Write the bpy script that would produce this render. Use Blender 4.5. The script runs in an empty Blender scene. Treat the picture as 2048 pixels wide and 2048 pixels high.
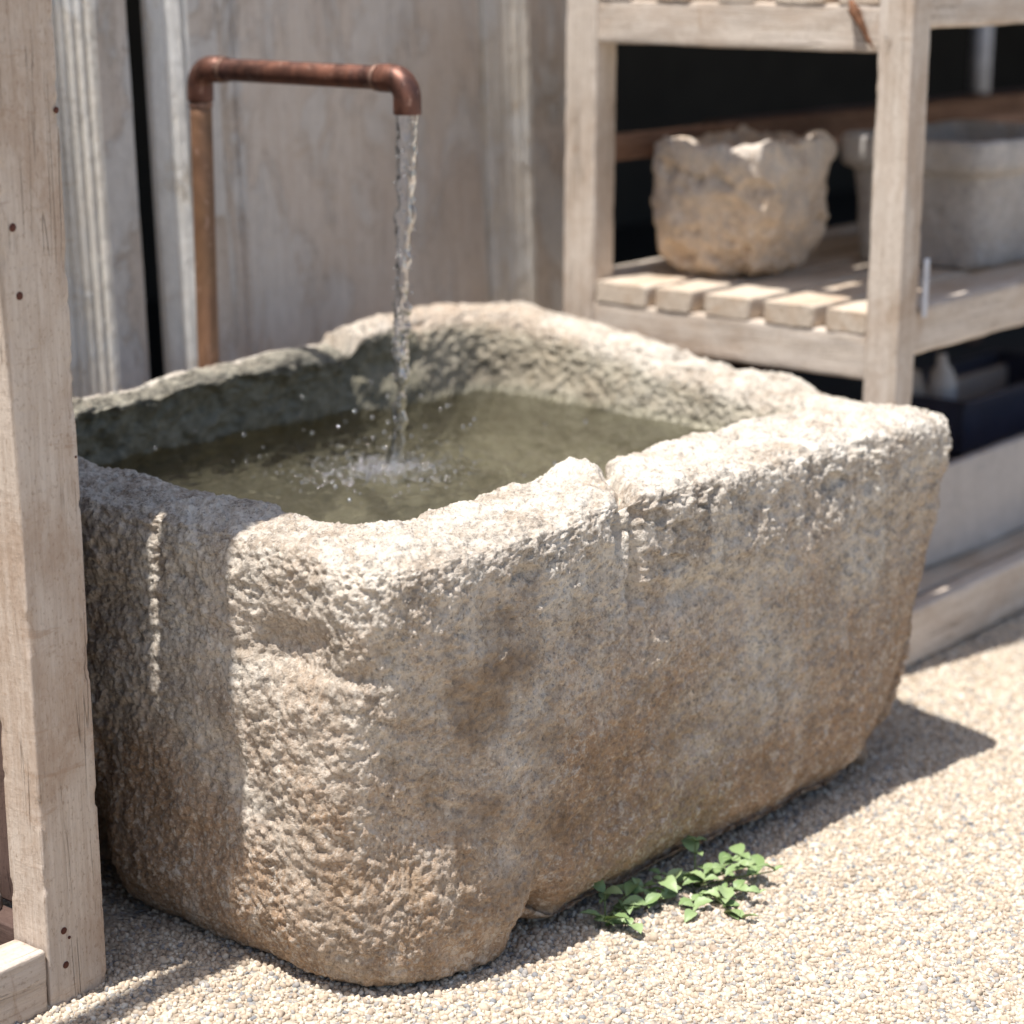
import bpy, math, random
import numpy as np
from mathutils import Matrix, Vector
R = math.radians
rng = random.Random(7)
nrg = np.random.default_rng(11)
sc = bpy.context.scene
C = bpy.data.collections.new('scene'); sc.collection.children.link(C)

# ------------------------------------------------------------------ camera, sky, sun, exposure
CAM = Vector((0, 0, 1.3))
cam_d = bpy.data.cameras.new('camera'); cam = bpy.data.objects.new('camera', cam_d); C.objects.link(cam)
M = Matrix(((0.62474887, 0.19010148, -0.75733102),
            (-0.78081636, 0.15685643, -0.60474943),
            (0.00382848, 0.96915297, 0.24643023)))
cam.matrix_world = Matrix.Translation(CAM) @ Matrix(((M[0][0], M[0][1], -M[0][2]*-1, 0), (M[1][0], M[1][1], M[1][2], 0), (M[2][0], M[2][1], M[2][2], 0), (0, 0, 0, 1)))
cam_d.sensor_width = 36; cam_d.lens = 78.0; cam_d.clip_end = 200
cam_d.dof.use_dof = True; cam_d.dof.focus_distance = 2.86; cam_d.dof.aperture_fstop = 2.7
sc.camera = cam
SUN = Vector((.30, -.056, -1)).normalized()
w = bpy.data.worlds.new('World'); sc.world = w; w.use_nodes = True
nt = w.node_tree; sky = nt.nodes.new('ShaderNodeTexSky'); sky.sky_type = 'NISHITA'; sky.sun_disc = False
sky.sun_elevation = math.asin(-SUN.z)
sky.sun_rotation = math.atan2(-SUN.x, -SUN.y)
sky.air_density = 1.0; sky.dust_density = 2.0; sky.ozone_density = .8
bg = nt.nodes['Background']; bg.inputs['Strength'].default_value = .105
nt.links.new(sky.outputs[0], bg.inputs[0])
sd = bpy.data.lights.new('sun', 'SUN'); sd.energy = 4.8; sd.angle = R(.53); sd.color = (1, .965, .92)
so = bpy.data.objects.new('sun', sd); C.objects.link(so)
so.rotation_euler = SUN.to_track_quat('-Z', 'Y').to_euler()
sc.view_settings.view_transform = 'Standard'; sc.view_settings.look = 'None'
sc.view_settings.exposure = .54; sc.view_settings.gamma = 1
sc.cycles.max_bounces = 10; sc.cycles.transparent_max_bounces = 16; sc.cycles.transmission_bounces = 8
sc.cycles.diffuse_bounces = 5; sc.cycles.caustics_reflective = False; sc.cycles.caustics_refractive = False
sc.cycles.sample_clamp_indirect = 6
try:
    sc.cycles.use_denoising = True; sc.cycles.denoiser = 'OPENIMAGEDENOISE'
except Exception: pass

# ------------------------------------------------------------------ noise
_p = np.random.default_rng(5).permutation(256); _p = np.concatenate([_p, _p, _p])
_g = np.random.default_rng(6).normal(size=(256, 3)); _g /= np.linalg.norm(_g, axis=1)[:, None]
def perlin(P):
    P = np.asarray(P, dtype=np.float64); i = np.floor(P).astype(int); f = P-i; i &= 255
    u = f*f*f*(f*(f*6-15)+10); r = 0
    for dx in (0, 1):
        for dy in (0, 1):
            for dz in (0, 1):
                h = _p[_p[_p[(i[:, 0]+dx) & 255]+((i[:, 1]+dy) & 255)]+((i[:, 2]+dz) & 255)]
                g = _g[h]
                d = g[:, 0]*(f[:, 0]-dx)+g[:, 1]*(f[:, 1]-dy)+g[:, 2]*(f[:, 2]-dz)
                wt = (u[:, 0] if dx else 1-u[:, 0])*(u[:, 1] if dy else 1-u[:, 1])*(u[:, 2] if dz else 1-u[:, 2])
                r = r+d*wt
    return r
def fbm(P, o=4, lac=2.03, gain=.5):
    r = 0; a = 1.
    for k in range(o):
        r = r+a*perlin(P*(lac**k)+17.3*k); a *= gain
    return r
def smooth(e0, e1, x):
    t = np.clip((x-e0)/(e1-e0), 0, 1); return t*t*(3-2*t)

# ------------------------------------------------------------------ node helpers
class N:
    def __init__(s, name):
        s.m = bpy.data.materials.new(name); s.m.use_nodes = True; s.t = s.m.node_tree
        s.b = s.t.nodes['Principled BSDF']; s.o = s.t.nodes['Material Output']
        s.tc = s.n('TexCoord')
    def n(s, k, **kw):
        x = s.t.nodes.new('ShaderNode'+k)
        for a, b in kw.items(): setattr(x, a, b)
        return x
    def l(s, a, b): s.t.links.new(a, b)
    def mapc(s, scale=(1, 1, 1), src='Object', rand=False):
        mp = s.n('Mapping'); s.l(s.tc.outputs[src], mp.inputs[0]); mp.inputs['Scale'].default_value = scale
        if rand:
            oi = s.n('ObjectInfo'); ml = s.n('Math', operation='MULTIPLY'); ml.inputs[1].default_value = 37.
            s.l(oi.outputs['Random'], ml.inputs[0]); s.l(ml.outputs[0], mp.inputs['Location'])
        return mp.outputs[0]
    def noise(s, v, scale, detail=4, rough=.55, dist=0):
        x = s.n('TexNoise'); s.l(v, x.inputs['Vector']); x.inputs['Scale'].default_value = scale
        x.inputs['Detail'].default_value = detail; x.inputs['Roughness'].default_value = rough; x.inputs['Distortion'].default_value = dist
        return x.outputs['Fac']
    def vor(s, v, scale, feat='F1'):
        x = s.n('TexVoronoi', feature=feat); s.l(v, x.inputs['Vector']); x.inputs['Scale'].default_value = scale
        return x.outputs['Distance']
    def ramp(s, f, stops, interp='LINEAR'):
        x = s.n('ValToRGB'); s.l(f, x.inputs[0]); e = x.color_ramp.elements; x.color_ramp.interpolation = interp
        while len(e) < len(stops): e.new(.5)
        for q, (p, c) in zip(e, stops):
            q.position = p; q.color = (c, c, c, 1) if not hasattr(c, '__len__') else (*c, 1)
        return x.outputs[0]
    def mix(s, f, a, b, mode='MIX'):
        x = s.n('Mix', data_type='RGBA', blend_type=mode)
        for v, i in ((f, 0), (a, 6), (b, 7)):
            if hasattr(v, 'links') or isinstance(v, bpy.types.NodeSocket): s.l(v, x.inputs[i])
            elif hasattr(v, '__len__'): x.inputs[i].default_value = (*v, 1)
            else: x.inputs[i].default_value = v if i == 0 else (v, v, v, 1)
        return x.outputs[2]
    def math(s, op, a, b=0., c=None):
        x = s.n('Math', operation=op)
        for v, i in ((a, 0), (b, 1), (c, 2)):
            if v is None: continue
            if isinstance(v, bpy.types.NodeSocket): s.l(v, x.inputs[i])
            else: x.inputs[i].default_value = v
        return x.outputs[0]
    def bump(s, h, strength=.5, dist=.002, normal=None):
        x = s.n('Bump'); s.l(h, x.inputs['Height']); x.inputs['Strength'].default_value = strength; x.inputs['Distance'].default_value = dist
        if normal is not None: s.l(normal, x.inputs['Normal'])
        return x.outputs[0]
    def fin(s, col=None, rough=.85, nrm=None, spec=.3, metal=0.):
        b = s.b
        if col is not None:
            if isinstance(col, bpy.types.NodeSocket): s.l(col, b.inputs['Base Color'])
            else: b.inputs['Base Color'].default_value = (*col, 1)
        if isinstance(rough, bpy.types.NodeSocket): s.l(rough, b.inputs['Roughness'])
        else: b.inputs['Roughness'].default_value = rough
        if isinstance(metal, bpy.types.NodeSocket): s.l(metal, b.inputs['Metallic'])
        else: b.inputs['Metallic'].default_value = metal
        b.inputs['Specular IOR Level'].default_value = spec
        if nrm is not None: s.l(nrm, b.inputs['Normal'])
        return s.m

def stone_mat(name, light, mid, brown, dark, inner=False, sc_=1., bumpd=.004, brown_amt=.5, speck=1.):
    s = N(name); v = s.mapc((sc_,)*3)
    n1 = s.noise(v, 2.6, 5, .64, .5); n2 = s.noise(v, 13, 6, .72, .5); n3 = s.noise(v, 62, 5, .75, .3); n4 = s.noise(v, 170, 3, .7); n5 = s.noise(v, 30, 6, .8, .8)
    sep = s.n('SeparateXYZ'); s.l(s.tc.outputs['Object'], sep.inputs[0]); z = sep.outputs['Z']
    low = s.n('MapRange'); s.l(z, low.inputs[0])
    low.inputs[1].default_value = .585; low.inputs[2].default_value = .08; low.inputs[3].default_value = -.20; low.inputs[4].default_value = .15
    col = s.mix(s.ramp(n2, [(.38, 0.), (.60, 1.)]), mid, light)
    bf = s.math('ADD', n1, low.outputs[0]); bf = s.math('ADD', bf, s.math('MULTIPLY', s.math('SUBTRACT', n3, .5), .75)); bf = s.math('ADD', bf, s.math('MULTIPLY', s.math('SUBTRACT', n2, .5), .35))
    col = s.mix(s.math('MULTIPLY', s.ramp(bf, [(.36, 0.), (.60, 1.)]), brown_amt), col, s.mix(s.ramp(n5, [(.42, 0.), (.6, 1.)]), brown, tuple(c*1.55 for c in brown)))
    stv = s.noise(s.mapc((1, 1, .16)), 26, 5, .7, .4)
    col = s.mix(s.ramp(stv, [(.52, 0.), (.62, .4*speck)]), col, tuple(c*.62 for c in mid)); col = s.mix(s.ramp(stv, [(.38, .35*speck), (.46, 0.)]), col, light)
    col = s.mix(s.ramp(n5, [(.54, 0.), (.64, .6*speck)]), col, dark)
    col = s.mix(s.ramp(s.vor(v, 95), [(.08, .55*speck), (.17, 0.)]), col, tuple(c*.7 for c in dark))
    col = s.mix(s.ramp(n4, [(.55, 0.), (.64, .5*speck)]), col, tuple(c*.8 for c in dark))
    col = s.mix(s.ramp(n3, [(.53, 0.), (.62, .6)]), col, light)
    col = s.mix(s.ramp(n3, [(.36, .6), (.44, 0.)]), col, tuple(c*.75 for c in mid))
    col = s.mix(s.ramp(n4, [(.36, .4*speck), (.44, 0.)]), col, tuple(min(.8, c*1.12) for c in light))
    if inner:
        # olive algae inside the basin, from just above the waterline down
        att = s.n('Attribute', attribute_name='inside'); f = s.math('ADD', att.outputs['Fac'], s.math('MULTIPLY', s.math('SUBTRACT', n2, .5), .9))
        col = s.mix(s.ramp(f, [(.25, 0.), (.9, .92)]), col, s.mix(s.ramp(s.math('ADD', s.math('MULTIPLY', n5, .6), s.math('MULTIPLY', n2, .4)), [(.44, 0.), (.56, 1.)]), (.12, .10, .06), (.60, .56, .45)))
        a3 = s.n('Attribute', attribute_name='stain'); col = s.mix(s.math('MULTIPLY', a3.outputs['Fac'], .8), col, s.mix(s.ramp(n5, [(.42, 0.), (.6, 1.)]), (.17, .11, .065), (.33, .23, .14)))
        a4 = s.n('Attribute', attribute_name='back_dark'); f = s.math('ADD', a4.outputs['Fac'], s.math('MULTIPLY', s.math('SUBTRACT', n2, .5), 1.4))
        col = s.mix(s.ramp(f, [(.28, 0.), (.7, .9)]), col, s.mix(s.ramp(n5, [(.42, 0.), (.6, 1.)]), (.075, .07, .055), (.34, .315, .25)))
        at2 = s.n('Attribute', attribute_name='wall'); f = s.math('ADD', at2.outputs['Fac'], s.math('SUBTRACT', n2, .5))
        col = s.mix(s.ramp(f, [(.4, 0.), (1., .55)]), col, (.34, .31, .22))
    h = s.math('ADD', s.math('MULTIPLY', n3, .8), s.math('MULTIPLY', n4, .35)); h = s.math('ADD', h, s.math('MULTIPLY', n5, .9))
    pit = s.ramp(s.vor(v, 95), [(.0, 0.), (.28, 1.)]); h = s.math('ADD', h, s.math('MULTIPLY', pit, .22))
    return s.fin(col, .9, s.bump(h, .9, bumpd), .2)

def wood_mat(name, c1, c2, c3, stain=.5, bumpd=.0012, paint=None, pamt=.5):
    s = N(name); v = s.mapc((1, 1, .035), rand=True); vi = s.mapc((1, 1, .55), rand=True)
    gr = s.noise(v, 110, 8, .7, .3); gr2 = s.noise(v, 420, 3, .6); n1 = s.noise(vi, 6, 8, .68, .6); n2 = s.noise(vi, 55, 6, .72); n3 = s.noise(vi, 190, 4, .7)
    sawn = s.noise(s.mapc((.25, .25, 1), rand=True), 26, 5, .75, .4)
    col = s.mix(s.ramp(gr, [(.36, 0.), (.62, 1.)]), c1, c2)
    col = s.mix(s.math('MULTIPLY', s.ramp(n1, [(.46, 0.), (.62, 1.)]), stain), col, c3)
    col = s.mix(s.ramp(gr2, [(.6, 0.), (.75, .35)]), col, tuple(c*.6 for c in c3))
    col = s.mix(s.ramp(n2, [(.5, 0.), (.66, .45)]), col, c2)
    col = s.mix(s.ramp(n3, [(.55, 0.), (.66, .5)]), col, tuple(c*.75 for c in c3))
    col = s.mix(s.ramp(sawn, [(.60, 0.), (.68, .55)]), col, c3)
    ck = s.ramp(s.noise(s.mapc((1, 1, .03), rand=True), 42, 2, .5, .8), [(.486, 0.), (.497, 1.), (.508, 0.)]); ckm = s.math('MULTIPLY', ck, s.ramp(s.noise(vi, 9, 3), [(.5, 0.), (.58, 1.)]))
    col = s.mix(s.math('MULTIPLY', ckm, .6), col, tuple(c*.4 for c in c3))
    h = s.math('ADD', gr, s.math('MULTIPLY', gr2, .4)); h = s.math('SUBTRACT', h, ckm); h = s.math('ADD', h, s.math('MULTIPLY', n2, .7)); h = s.math('ADD', h, s.math('MULTIPLY', n3, .4)); h = s.math('ADD', h, s.math('MULTIPLY', sawn, .8))
    if paint is not None:
        pn = s.noise(vi, 5.5, 9, .7, .8); pf = s.ramp(pn, [(.49, 0.), (.53, 1.)]); pf = s.math('MULTIPLY', pf, pamt)
        col = s.mix(pf, col, s.mix(s.ramp(n2, [(.4, 0.), (.6, 1.)]), paint, tuple(c*.82 for c in paint)))
        pe = s.ramp(pn, [(.475, 0.), (.49, .35), (.495, 0.)]); col = s.mix(pe, col, (.22, .16, .11))
        h = s.math('ADD', h, s.math('MULTIPLY', pf, 1.6))
    return s.fin(col, .8, s.bump(h, .85, bumpd), .25)

MT = {}
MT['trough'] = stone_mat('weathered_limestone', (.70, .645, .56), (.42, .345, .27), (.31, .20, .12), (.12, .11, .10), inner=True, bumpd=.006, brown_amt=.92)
MT['pot'] = stone_mat('pot_stone', (.70, .65, .59), (.50, .45, .41), (.52, .37, .23), (.15, .14, .13), sc_=1., bumpd=.003, brown_amt=.7, speck=.4)
MT['planter'] = stone_mat('planter_stone', (.52, .50, .48), (.38, .36, .345), (.32, .24, .17), (.16, .16, .17), bumpd=.002, brown_amt=.3, speck=.4)
MT['slab'] = stone_mat('slab_stone', (.52, .49, .47), (.46, .43, .41), (.42, .37, .32), (.3, .29, .29), bumpd=.001, brown_amt=.2, speck=.2)
MT['shelf'] = wood_mat('pale_weathered_wood', (.52, .44, .36), (.67, .59, .51), (.40, .28, .19), .6)
MT['slat'] = wood_mat('slat_wood', (.50, .415, .325), (.64, .55, .45), (.43, .29, .18), .6)
MT['post'] = wood_mat('bleached_oak', (.49, .40, .325), (.63, .545, .465), (.38, .26, .18), .55, .0026)
MT['door'] = wood_mat('peeling_painted_wood', (.60, .52, .45), (.72, .65, .58), (.48, .37, .27), .3, .0016, paint=(.76, .74, .71), pamt=.7)
MT['panel'] = wood_mat('faded_panel_wood', (.64, .55, .475), (.73, .66, .59), (.58, .46, .35), .3, .0016, paint=(.75, .725, .69), pamt=.5)
MT['mould'] = wood_mat('cream_moulding', (.72, .66, .57), (.80, .76, .69), (.55, .43, .3), .15, .001, paint=(.82, .81, .78), pamt=.6)
MT['darkwood'] = wood_mat('dark_stained_wood', (.09, .055, .045), (.13, .085, .07), (.05, .03, .025), .5)
MT['redwood'] = wood_mat('reddish_rail_wood', (.20, .11, .07), (.30, .18, .125), (.12, .06, .04), .5)
def plain(name, c, rough=.7, metal=0., nscale=20, var=.15, bump=.001, spec=.3):
    s = N(name); v = s.mapc(); n = s.noise(v, nscale, 5, .6)
    return s.fin(s.mix(s.ramp(n, [(.35, 0.), (.65, 1.)]), tuple(x*(1-var) for x in c), tuple(min(1, x*(1+var)) for x in c)), rough, s.bump(n, .4, bump), spec, metal)
MT['shop'] = plain('shaded_plaster', (.038, .033, .028), .9, nscale=4)  # near-black, the shade of the interior is put into the colour
MT['blue'] = plain('dark_blue_plastic', (.035, .04, .07), .45)
MT['white'] = plain('dull_white_plastic', (.55, .56, .6), .5)
MT['rust'] = plain('rusty_nail', (.09, .03, .02), .7, nscale=200)
MT['twig'] = plain('brown_bark', (.16, .075, .04), .9, nscale=60, var=.5)
# copper
def copper(name, shift=0.):
    s = N(name); v = s.mapc((1, 1, .5)); n1 = s.noise(v, 22, 6, .65, .5); n2 = s.noise(v, 90, 4, .7); n3 = s.noise(v, 9, 4, .6)
    c = s.mix(s.ramp(n1, [(.38, 0.), (.62, 1.)]), (.095, .048, .038), (.24, .105, .07))
    c = s.mix(s.ramp(n3, [(.5, 0.), (.65, .7)]), c, (.10, .055, .055) if shift < .5 else (.24, .13, .06))
    if shift > .5: c = s.mix(.6, c, s.mix(s.ramp(n1, [(.38, 0.), (.62, 1.)]), (.20, .11, .06), (.34, .20, .11)))
    c = s.mix(s.ramp(n2, [(.60, 0.), (.68, .6)]), c, (.50, .32, .25))
    return s.fin(c, s.ramp(n1, [(.3, .36), (.7, .62)]), s.bump(n2, .3, .0008), .5, .6 if shift < .5 else .1)
MT['copper'] = copper('aged_copper'); MT['copper_v'] = copper('brown_copper', 1.)
MT['solder'] = plain('pale_solder', (.28, .17, .13), .5, .6, 120, .3)
# gravel stones: colour changes from stone to stone
s = N('gravel_stone'); oi = s.n('ObjectInfo')
c = s.ramp(oi.outputs['Random'], [(0, (.60, .50, .38)), (.22, (.48, .385, .285)), (.4, (.67, .59, .48)), (.55, (.38, .30, .225)), (.68, (.56, .46, .35)), (.8, (.33, .31, .29)), (.86, (.70, .64, .54)), (.95, (.21, .22, .235)), (.98, (.55, .47, .37))], 'CONSTANT')
n = s.noise(s.mapc(), 60, 3); c = s.mix(s.ramp(n, [(.3, 0.), (.7, .3)]), c, (.42, .36, .29))
MT['gravel'] = s.fin(c, .85, None, .25)
s = N('gravel_bed'); v = s.mapc(); vo = s.n('TexVoronoi'); s.l(v, vo.inputs['Vector']); vo.inputs['Scale'].default_value = 150
sp = s.n('SeparateColor'); s.l(vo.outputs['Color'], sp.inputs[0])
c = s.ramp(sp.outputs[0], [(0, (.56, .49, .39)), (.3, (.44, .37, .29)), (.55, (.60, .55, .46)), (.75, (.36, .31, .25)), (.88, (.3, .3, .3))])
dd = s.math('MULTIPLY', vo.outputs['Distance'], -1.)
MT['ground'] = s.fin(c, .9, s.bump(dd, .9, .006), .2)
s = N('leaf_green'); oi = s.n('ObjectInfo'); c = s.mix(oi.outputs['Random'], (.17, .25, .10), (.32, .40, .20)); n = s.noise(s.mapc(), 90, 3)
c = s.mix(s.ramp(n, [(.4, 0.), (.7, .4)]), c, (.2, .3, .1)); MT['leaf'] = s.fin(c, .5, s.bump(n, .3, .001), .4)
s.b.inputs['Transmission Weight'].default_value = 0
MT['stem'] = plain('stem_green', (.16, .2, .08), .6)

# water: surface, stream, drops
def water_mat(name, tint, refr, trans_mix, rough=.01, bumps=(), ior=1.33, extra_gloss=0.):
    s = N(name); s.t.nodes.remove(s.b)
    tr = s.n('BsdfTransparent'); tr.inputs[0].default_value = (*tint, 1)
    rf = s.n('BsdfRefraction'); rf.inputs['IOR'].default_value = refr; rf.inputs['Roughness'].default_value = .0; rf.inputs[0].default_value = (*tint, 1)
    gl = s.n('BsdfGlossy'); gl.inputs['Roughness'].default_value = rough
    fr = s.n('Fresnel'); fr.inputs['IOR'].default_value = ior
    m1 = s.n('MixShader'); m1.inputs[0].default_value = trans_mix; s.l(rf.outputs[0], m1.inputs[1]); s.l(tr.outputs[0], m1.inputs[2])
    m2 = s.n('MixShader'); s.l(m1.outputs[0], m2.inputs[1]); s.l(gl.outputs[0], m2.inputs[2])
    f = s.math('ADD', fr.outputs[0], extra_gloss); s.l(f, m2.inputs[0])
    if bumps:
        v = s.mapc(bumps[2]); h = s.noise(v, bumps[0], 4, .6, .4); b = s.bump(h, .6, bumps[1])
        for q in (rf, gl, fr): s.l(b, q.inputs['Normal'])
    s.l(m2.outputs[0], s.o.inputs['Surface'])
    return s.m
MT['water'] = water_mat('pool_water', (.96, .965, .92), 1.33, .5, .015, (30, .012, (1, 1, 1)))
MT['stream'] = water_mat('falling_water', (.98, .985, 1.), 1.33, .25, .015, (60, .001, (1, 1, .5)), extra_gloss=.05)
MT['drops'] = water_mat('water_bead', (1., 1., 1.), 1.33, .4, .12, extra_gloss=.28)

# ------------------------------------------------------------------ object helpers
def tag(o, label=None, cat=None, group=None, kind=None):
    for k, v in (('label', label), ('category', cat), ('group', group), ('kind', kind)):
        if v: o[k] = v
    return o
def empty(name, loc, label, cat, group=None):
    o = bpy.data.objects.new(name, None); C.objects.link(o); o.location = loc; o.empty_display_size = .05
    return tag(o, label, cat, group)
def link(name, me, mat, loc=(0, 0, 0), parent=None, rot=None):
    o = bpy.data.objects.new(name, me); C.objects.link(o)
    if mat and not me.materials: me.materials.append(mat)
    p = Vector(loc)
    if parent is not None: o.parent = parent; p = p-absloc(parent)
    o.location = p
    if rot is not None: o.rotation_euler = rot
    return o
def absloc(o):
    p = Vector(o.location)
    while o.parent: o = o.parent; p += Vector(o.location)
    return p
def mesh(name, V, F, smooth_=True):
    me = bpy.data.meshes.new(name); me.from_pydata([tuple(v) for v in V], [], [tuple(f) for f in F]); me.update()
    if smooth_: me.polygons.foreach_set('use_smooth', [True]*len(me.polygons))
    return me
def grid_mesh(name, G, wrap_s=True, caps=False):
    """G: (nt, ns, 3)"""
    nt_, ns = G.shape[:2]; V = G.reshape(-1, 3)
    a = np.arange(nt_-1)[:, None]*ns; j = np.arange(ns if wrap_s else ns-1)[None, :]; j2 = (j+1) % ns
    F = np.stack([a+j, a+j2, a+ns+j2, a+ns+j], -1).reshape(-1, 4)
    me = bpy.data.meshes.new(name)
    me.vertices.add(len(V)); me.vertices.foreach_set('co', V.astype(np.float32).ravel())
    nf = len(F); extra = []
    if caps: extra = [list(range(ns))[::-1], [(nt_-1)*ns+q for q in range(ns)]]
    loops = np.concatenate([F.ravel()]+[np.array(e) for e in extra]).astype(np.int32)
    starts = list(range(0, nf*4, 4)); tot = nf*4
    for e in extra: starts.append(tot); tot += len(e)
    me.loops.add(len(loops)); me.loops.foreach_set('vertex_index', loops)
    me.polygons.add(nf+len(extra)); me.polygons.foreach_set('loop_start', np.array(starts, dtype=np.int32))
    try: me.polygons.foreach_set('loop_total', np.array([4]*nf+[len(e) for e in extra], dtype=np.int32))
    except Exception: pass
    me.polygons.foreach_set('use_smooth', np.array([True]*nf+[False]*len(extra)))
    me.update(); me.validate()
    return me
def gnormals(G, wrap=True):
    if wrap: ds = np.roll(G, -1, 1)-np.roll(G, 1, 1)
    else: ds = np.gradient(G, axis=1)
    dt = np.gradient(G, axis=0); n = np.cross(ds, dt); n /= np.linalg.norm(n, axis=-1)[..., None]+1e-12
    return n
_cache = {}
def beam_mesh(w_, d_, L, r=.004, wob=.0012, res=.012, seed=0, chip=0.):
    key = (round(w_, 4), round(d_, 4), round(L, 3), r, wob, res, seed, chip)
    if key in _cache: return _cache[key]
    nz = max(3, int(L/res)); pts = []
    nw = max(2, int(w_/res)+1); nd = max(2, int(d_/res)+1); hw, hd = w_/2, d_/2
    def edge(a, b, n):
        for k in range(n): t = k/n; pts.append((a[0]+(b[0]-a[0])*t, a[1]+(b[1]-a[1])*t))
    def arc(cx, cy, a0):
        for k in range(3): a = R(a0+90*k/3); pts.append((cx+r*math.cos(a), cy+r*math.sin(a)))
    edge((-hw+r, -hd), (hw-r, -hd), nw); arc(hw-r, -hd+r, -90); edge((hw, -hd+r), (hw, hd-r), nd); arc(hw-r, hd-r, 0)
    edge((hw-r, hd), (-hw+r, hd), nw); arc(-hw+r, hd-r, 90); edge((-hw, hd-r), (-hw, -hd+r), nd); arc(-hw+r, -hd+r, 180)
    P = np.array(pts); ns = len(P); zs = np.concatenate([[0], np.linspace(r*.6, L-r*.6, nz), [L]])
    G = np.zeros((len(zs), ns, 3)); G[..., :2] = P[None]; G[..., 2] = zs[:, None]
    k = 1-r*.6/max(hw, hd); G[0, :, :2] *= k; G[-1, :, :2] *= k
    n = gnormals(G); n[0] = n[1]; n[-1] = n[-2]; Q = G.reshape(-1, 3)
    dsp = wob*(fbm((Q+seed*3.7)*np.array([14, 14, 5]), 3)*1.6+.8*fbm((Q+seed)*np.array([60, 60, 14]), 2))
    if chip > 0:
        e = np.minimum(hw-np.abs(Q[:, 0]), hd-np.abs(Q[:, 1])*1.0); cor = np.clip(1-np.hypot(hw-np.abs(Q[:, 0]), hd-np.abs(Q[:, 1]))/.012, 0, 1)
        cn = smooth(.12, .35, fbm((Q+seed*5)*np.array([20, 20, 22]), 3)); dsp = dsp-chip*cor*cn
    G = G+n*dsp.reshape(G.shape[:2])[..., None]
    me = grid_mesh('beam', G, True, True); _cache[key] = me
    return me
def wbox(name, x, y, z, grain, mat, parent, **kw):
    """a timber between two corners; its grain runs along the given axis"""
    lx, ly, lz = x[1]-x[0], y[1]-y[0], z[1]-z[0]; cx, cy, cz = (x[0]+x[1])/2, (y[0]+y[1])/2, (z[0]+z[1])/2
    if grain == 'z': me = beam_mesh(lx, ly, lz, **kw); loc = (cx, cy, z[0]); rot = (0, 0, 0)
    elif grain == 'x': me = beam_mesh(lz, ly, lx, **kw); loc = (x[0], cy, cz); rot = (0, R(90), 0)
    else: me = beam_mesh(lx, lz, ly, **kw); loc = (cx, y[0], cz); rot = (R(-90), 0, 0)
    return link(name, me, MT[mat], loc, parent, rot)
def tube(path, rad, ns=32, caps=True, noise=0., seed=0):
    path = np.array(path, float); n = len(path); rad = np.broadcast_to(np.array(rad, float), (n,))
    T = np.gradient(path, axis=0); T /= np.linalg.norm(T, axis=1)[:, None]
    up = np.array([1., 0, 0]) if abs(T[0][0]) < .8 else np.array([0, 1., 0])
    G = np.zeros((n, ns, 3)); a = np.linspace(0, 2*np.pi, ns, endpoint=False)
    B = up
    for i in range(n):
        A = np.cross(T[i], B); A /= np.linalg.norm(A); B = np.cross(A, T[i])
        G[i] = path[i]+rad[i]*(np.cos(a)[:, None]*A+np.sin(a)[:, None]*B)
    if noise:
        nn = gnormals(G); G = G+nn*(noise*fbm(G.reshape(-1, 3)*70+seed, 3)).reshape(n, ns, 1)
    return G

# ------------------------------------------------------------------ ground
GX, GY = 260, 260
xs = np.concatenate([np.linspace(-30, .5, 14)[:-1], np.linspace(.5, 6.5, 320), np.linspace(6.5, 40, 14)[1:]])
ys = np.concatenate([np.linspace(-30, .3, 14)[:-1], np.linspace(.3, 4, 220), np.linspace(4, 40, 14)[1:]])
X, Y = np.meshgrid(xs, ys); P = np.stack([X, Y, 0*X], -1).reshape(-1, 3)
Z = (.010*fbm(P*2.1, 3)+.004*fbm(P*9, 3)).reshape(X.shape)-.004
# swept up a little against the foot of the trough
G = np.stack([X, Y, Z], -1)
gme = grid_mesh('ground', G, False); ground = link('ground', gme, MT['ground']); tag(ground, kind='structure')
def gz(x, y):
    p = np.array([[x, y, 0.]]); return float(.010*fbm(p*2.1, 3)[0]+.004*fbm(p*9, 3)[0]-.004)

# ------------------------------------------------------------------ stone trough
def rounded(poly, rad, n_per):
    """closed rounded polygon; n_per samples for every side (corner to corner)"""
    K = len(poly); poly = np.array(poly, float); out = []
    pts = []; 
    segs = []
    for i in range(K):
        p0, p1, p2 = poly[i-1], poly[i], poly[(i+1) % K]; r = rad[i]
        a = (p0-p1)/np.linalg.norm(p0-p1); b = (p2-p1)/np.linalg.norm(p2-p1)
        ang = math.acos(np.clip(a@b, -1, 1)); t = r/math.tan(ang/2) if ang < 3.1 else r*.01
        q0, q1 = p1+a*t, p1+b*t; segs.append((q0, p1, q1))
    for i in range(K):
        q0, p1, q1 = segs[i]; nq0 = segs[(i+1) % K][0]; nc = segs[(i+1) % K]
        n = n_per[i]; u = np.arange(n)/n
        # half corner -> side -> half corner, quadratic corner arcs
        def corner(sg, t): t = t[:, None]; return (1-t)**2*sg[0]+2*t*(1-t)*sg[1]+t*t*sg[2]
        f = .13; res = np.zeros((n, 2))
        A = u < f; Bm = u > 1-f; Cm = ~(A | Bm)
        res[A] = corner(segs[i], .5+.5*u[A]/f); res[Bm] = corner(nc, .5*(u[Bm]-(1-f))/f)
        t = ((u[Cm]-f)/(1-2*f))[:, None]; res[Cm] = q1*(1-t)+nq0*t
        out.append(res)
    return np.concatenate(out)
NP = [500, 90, 190, 250, 420]
outer = rounded([(1.880, 1.690), (3.13, 1.598), (3.255, 1.95), (3.36, 2.745), (1.90, 2.705)], [.11, .05, .35, .10, .10], NP)
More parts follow.
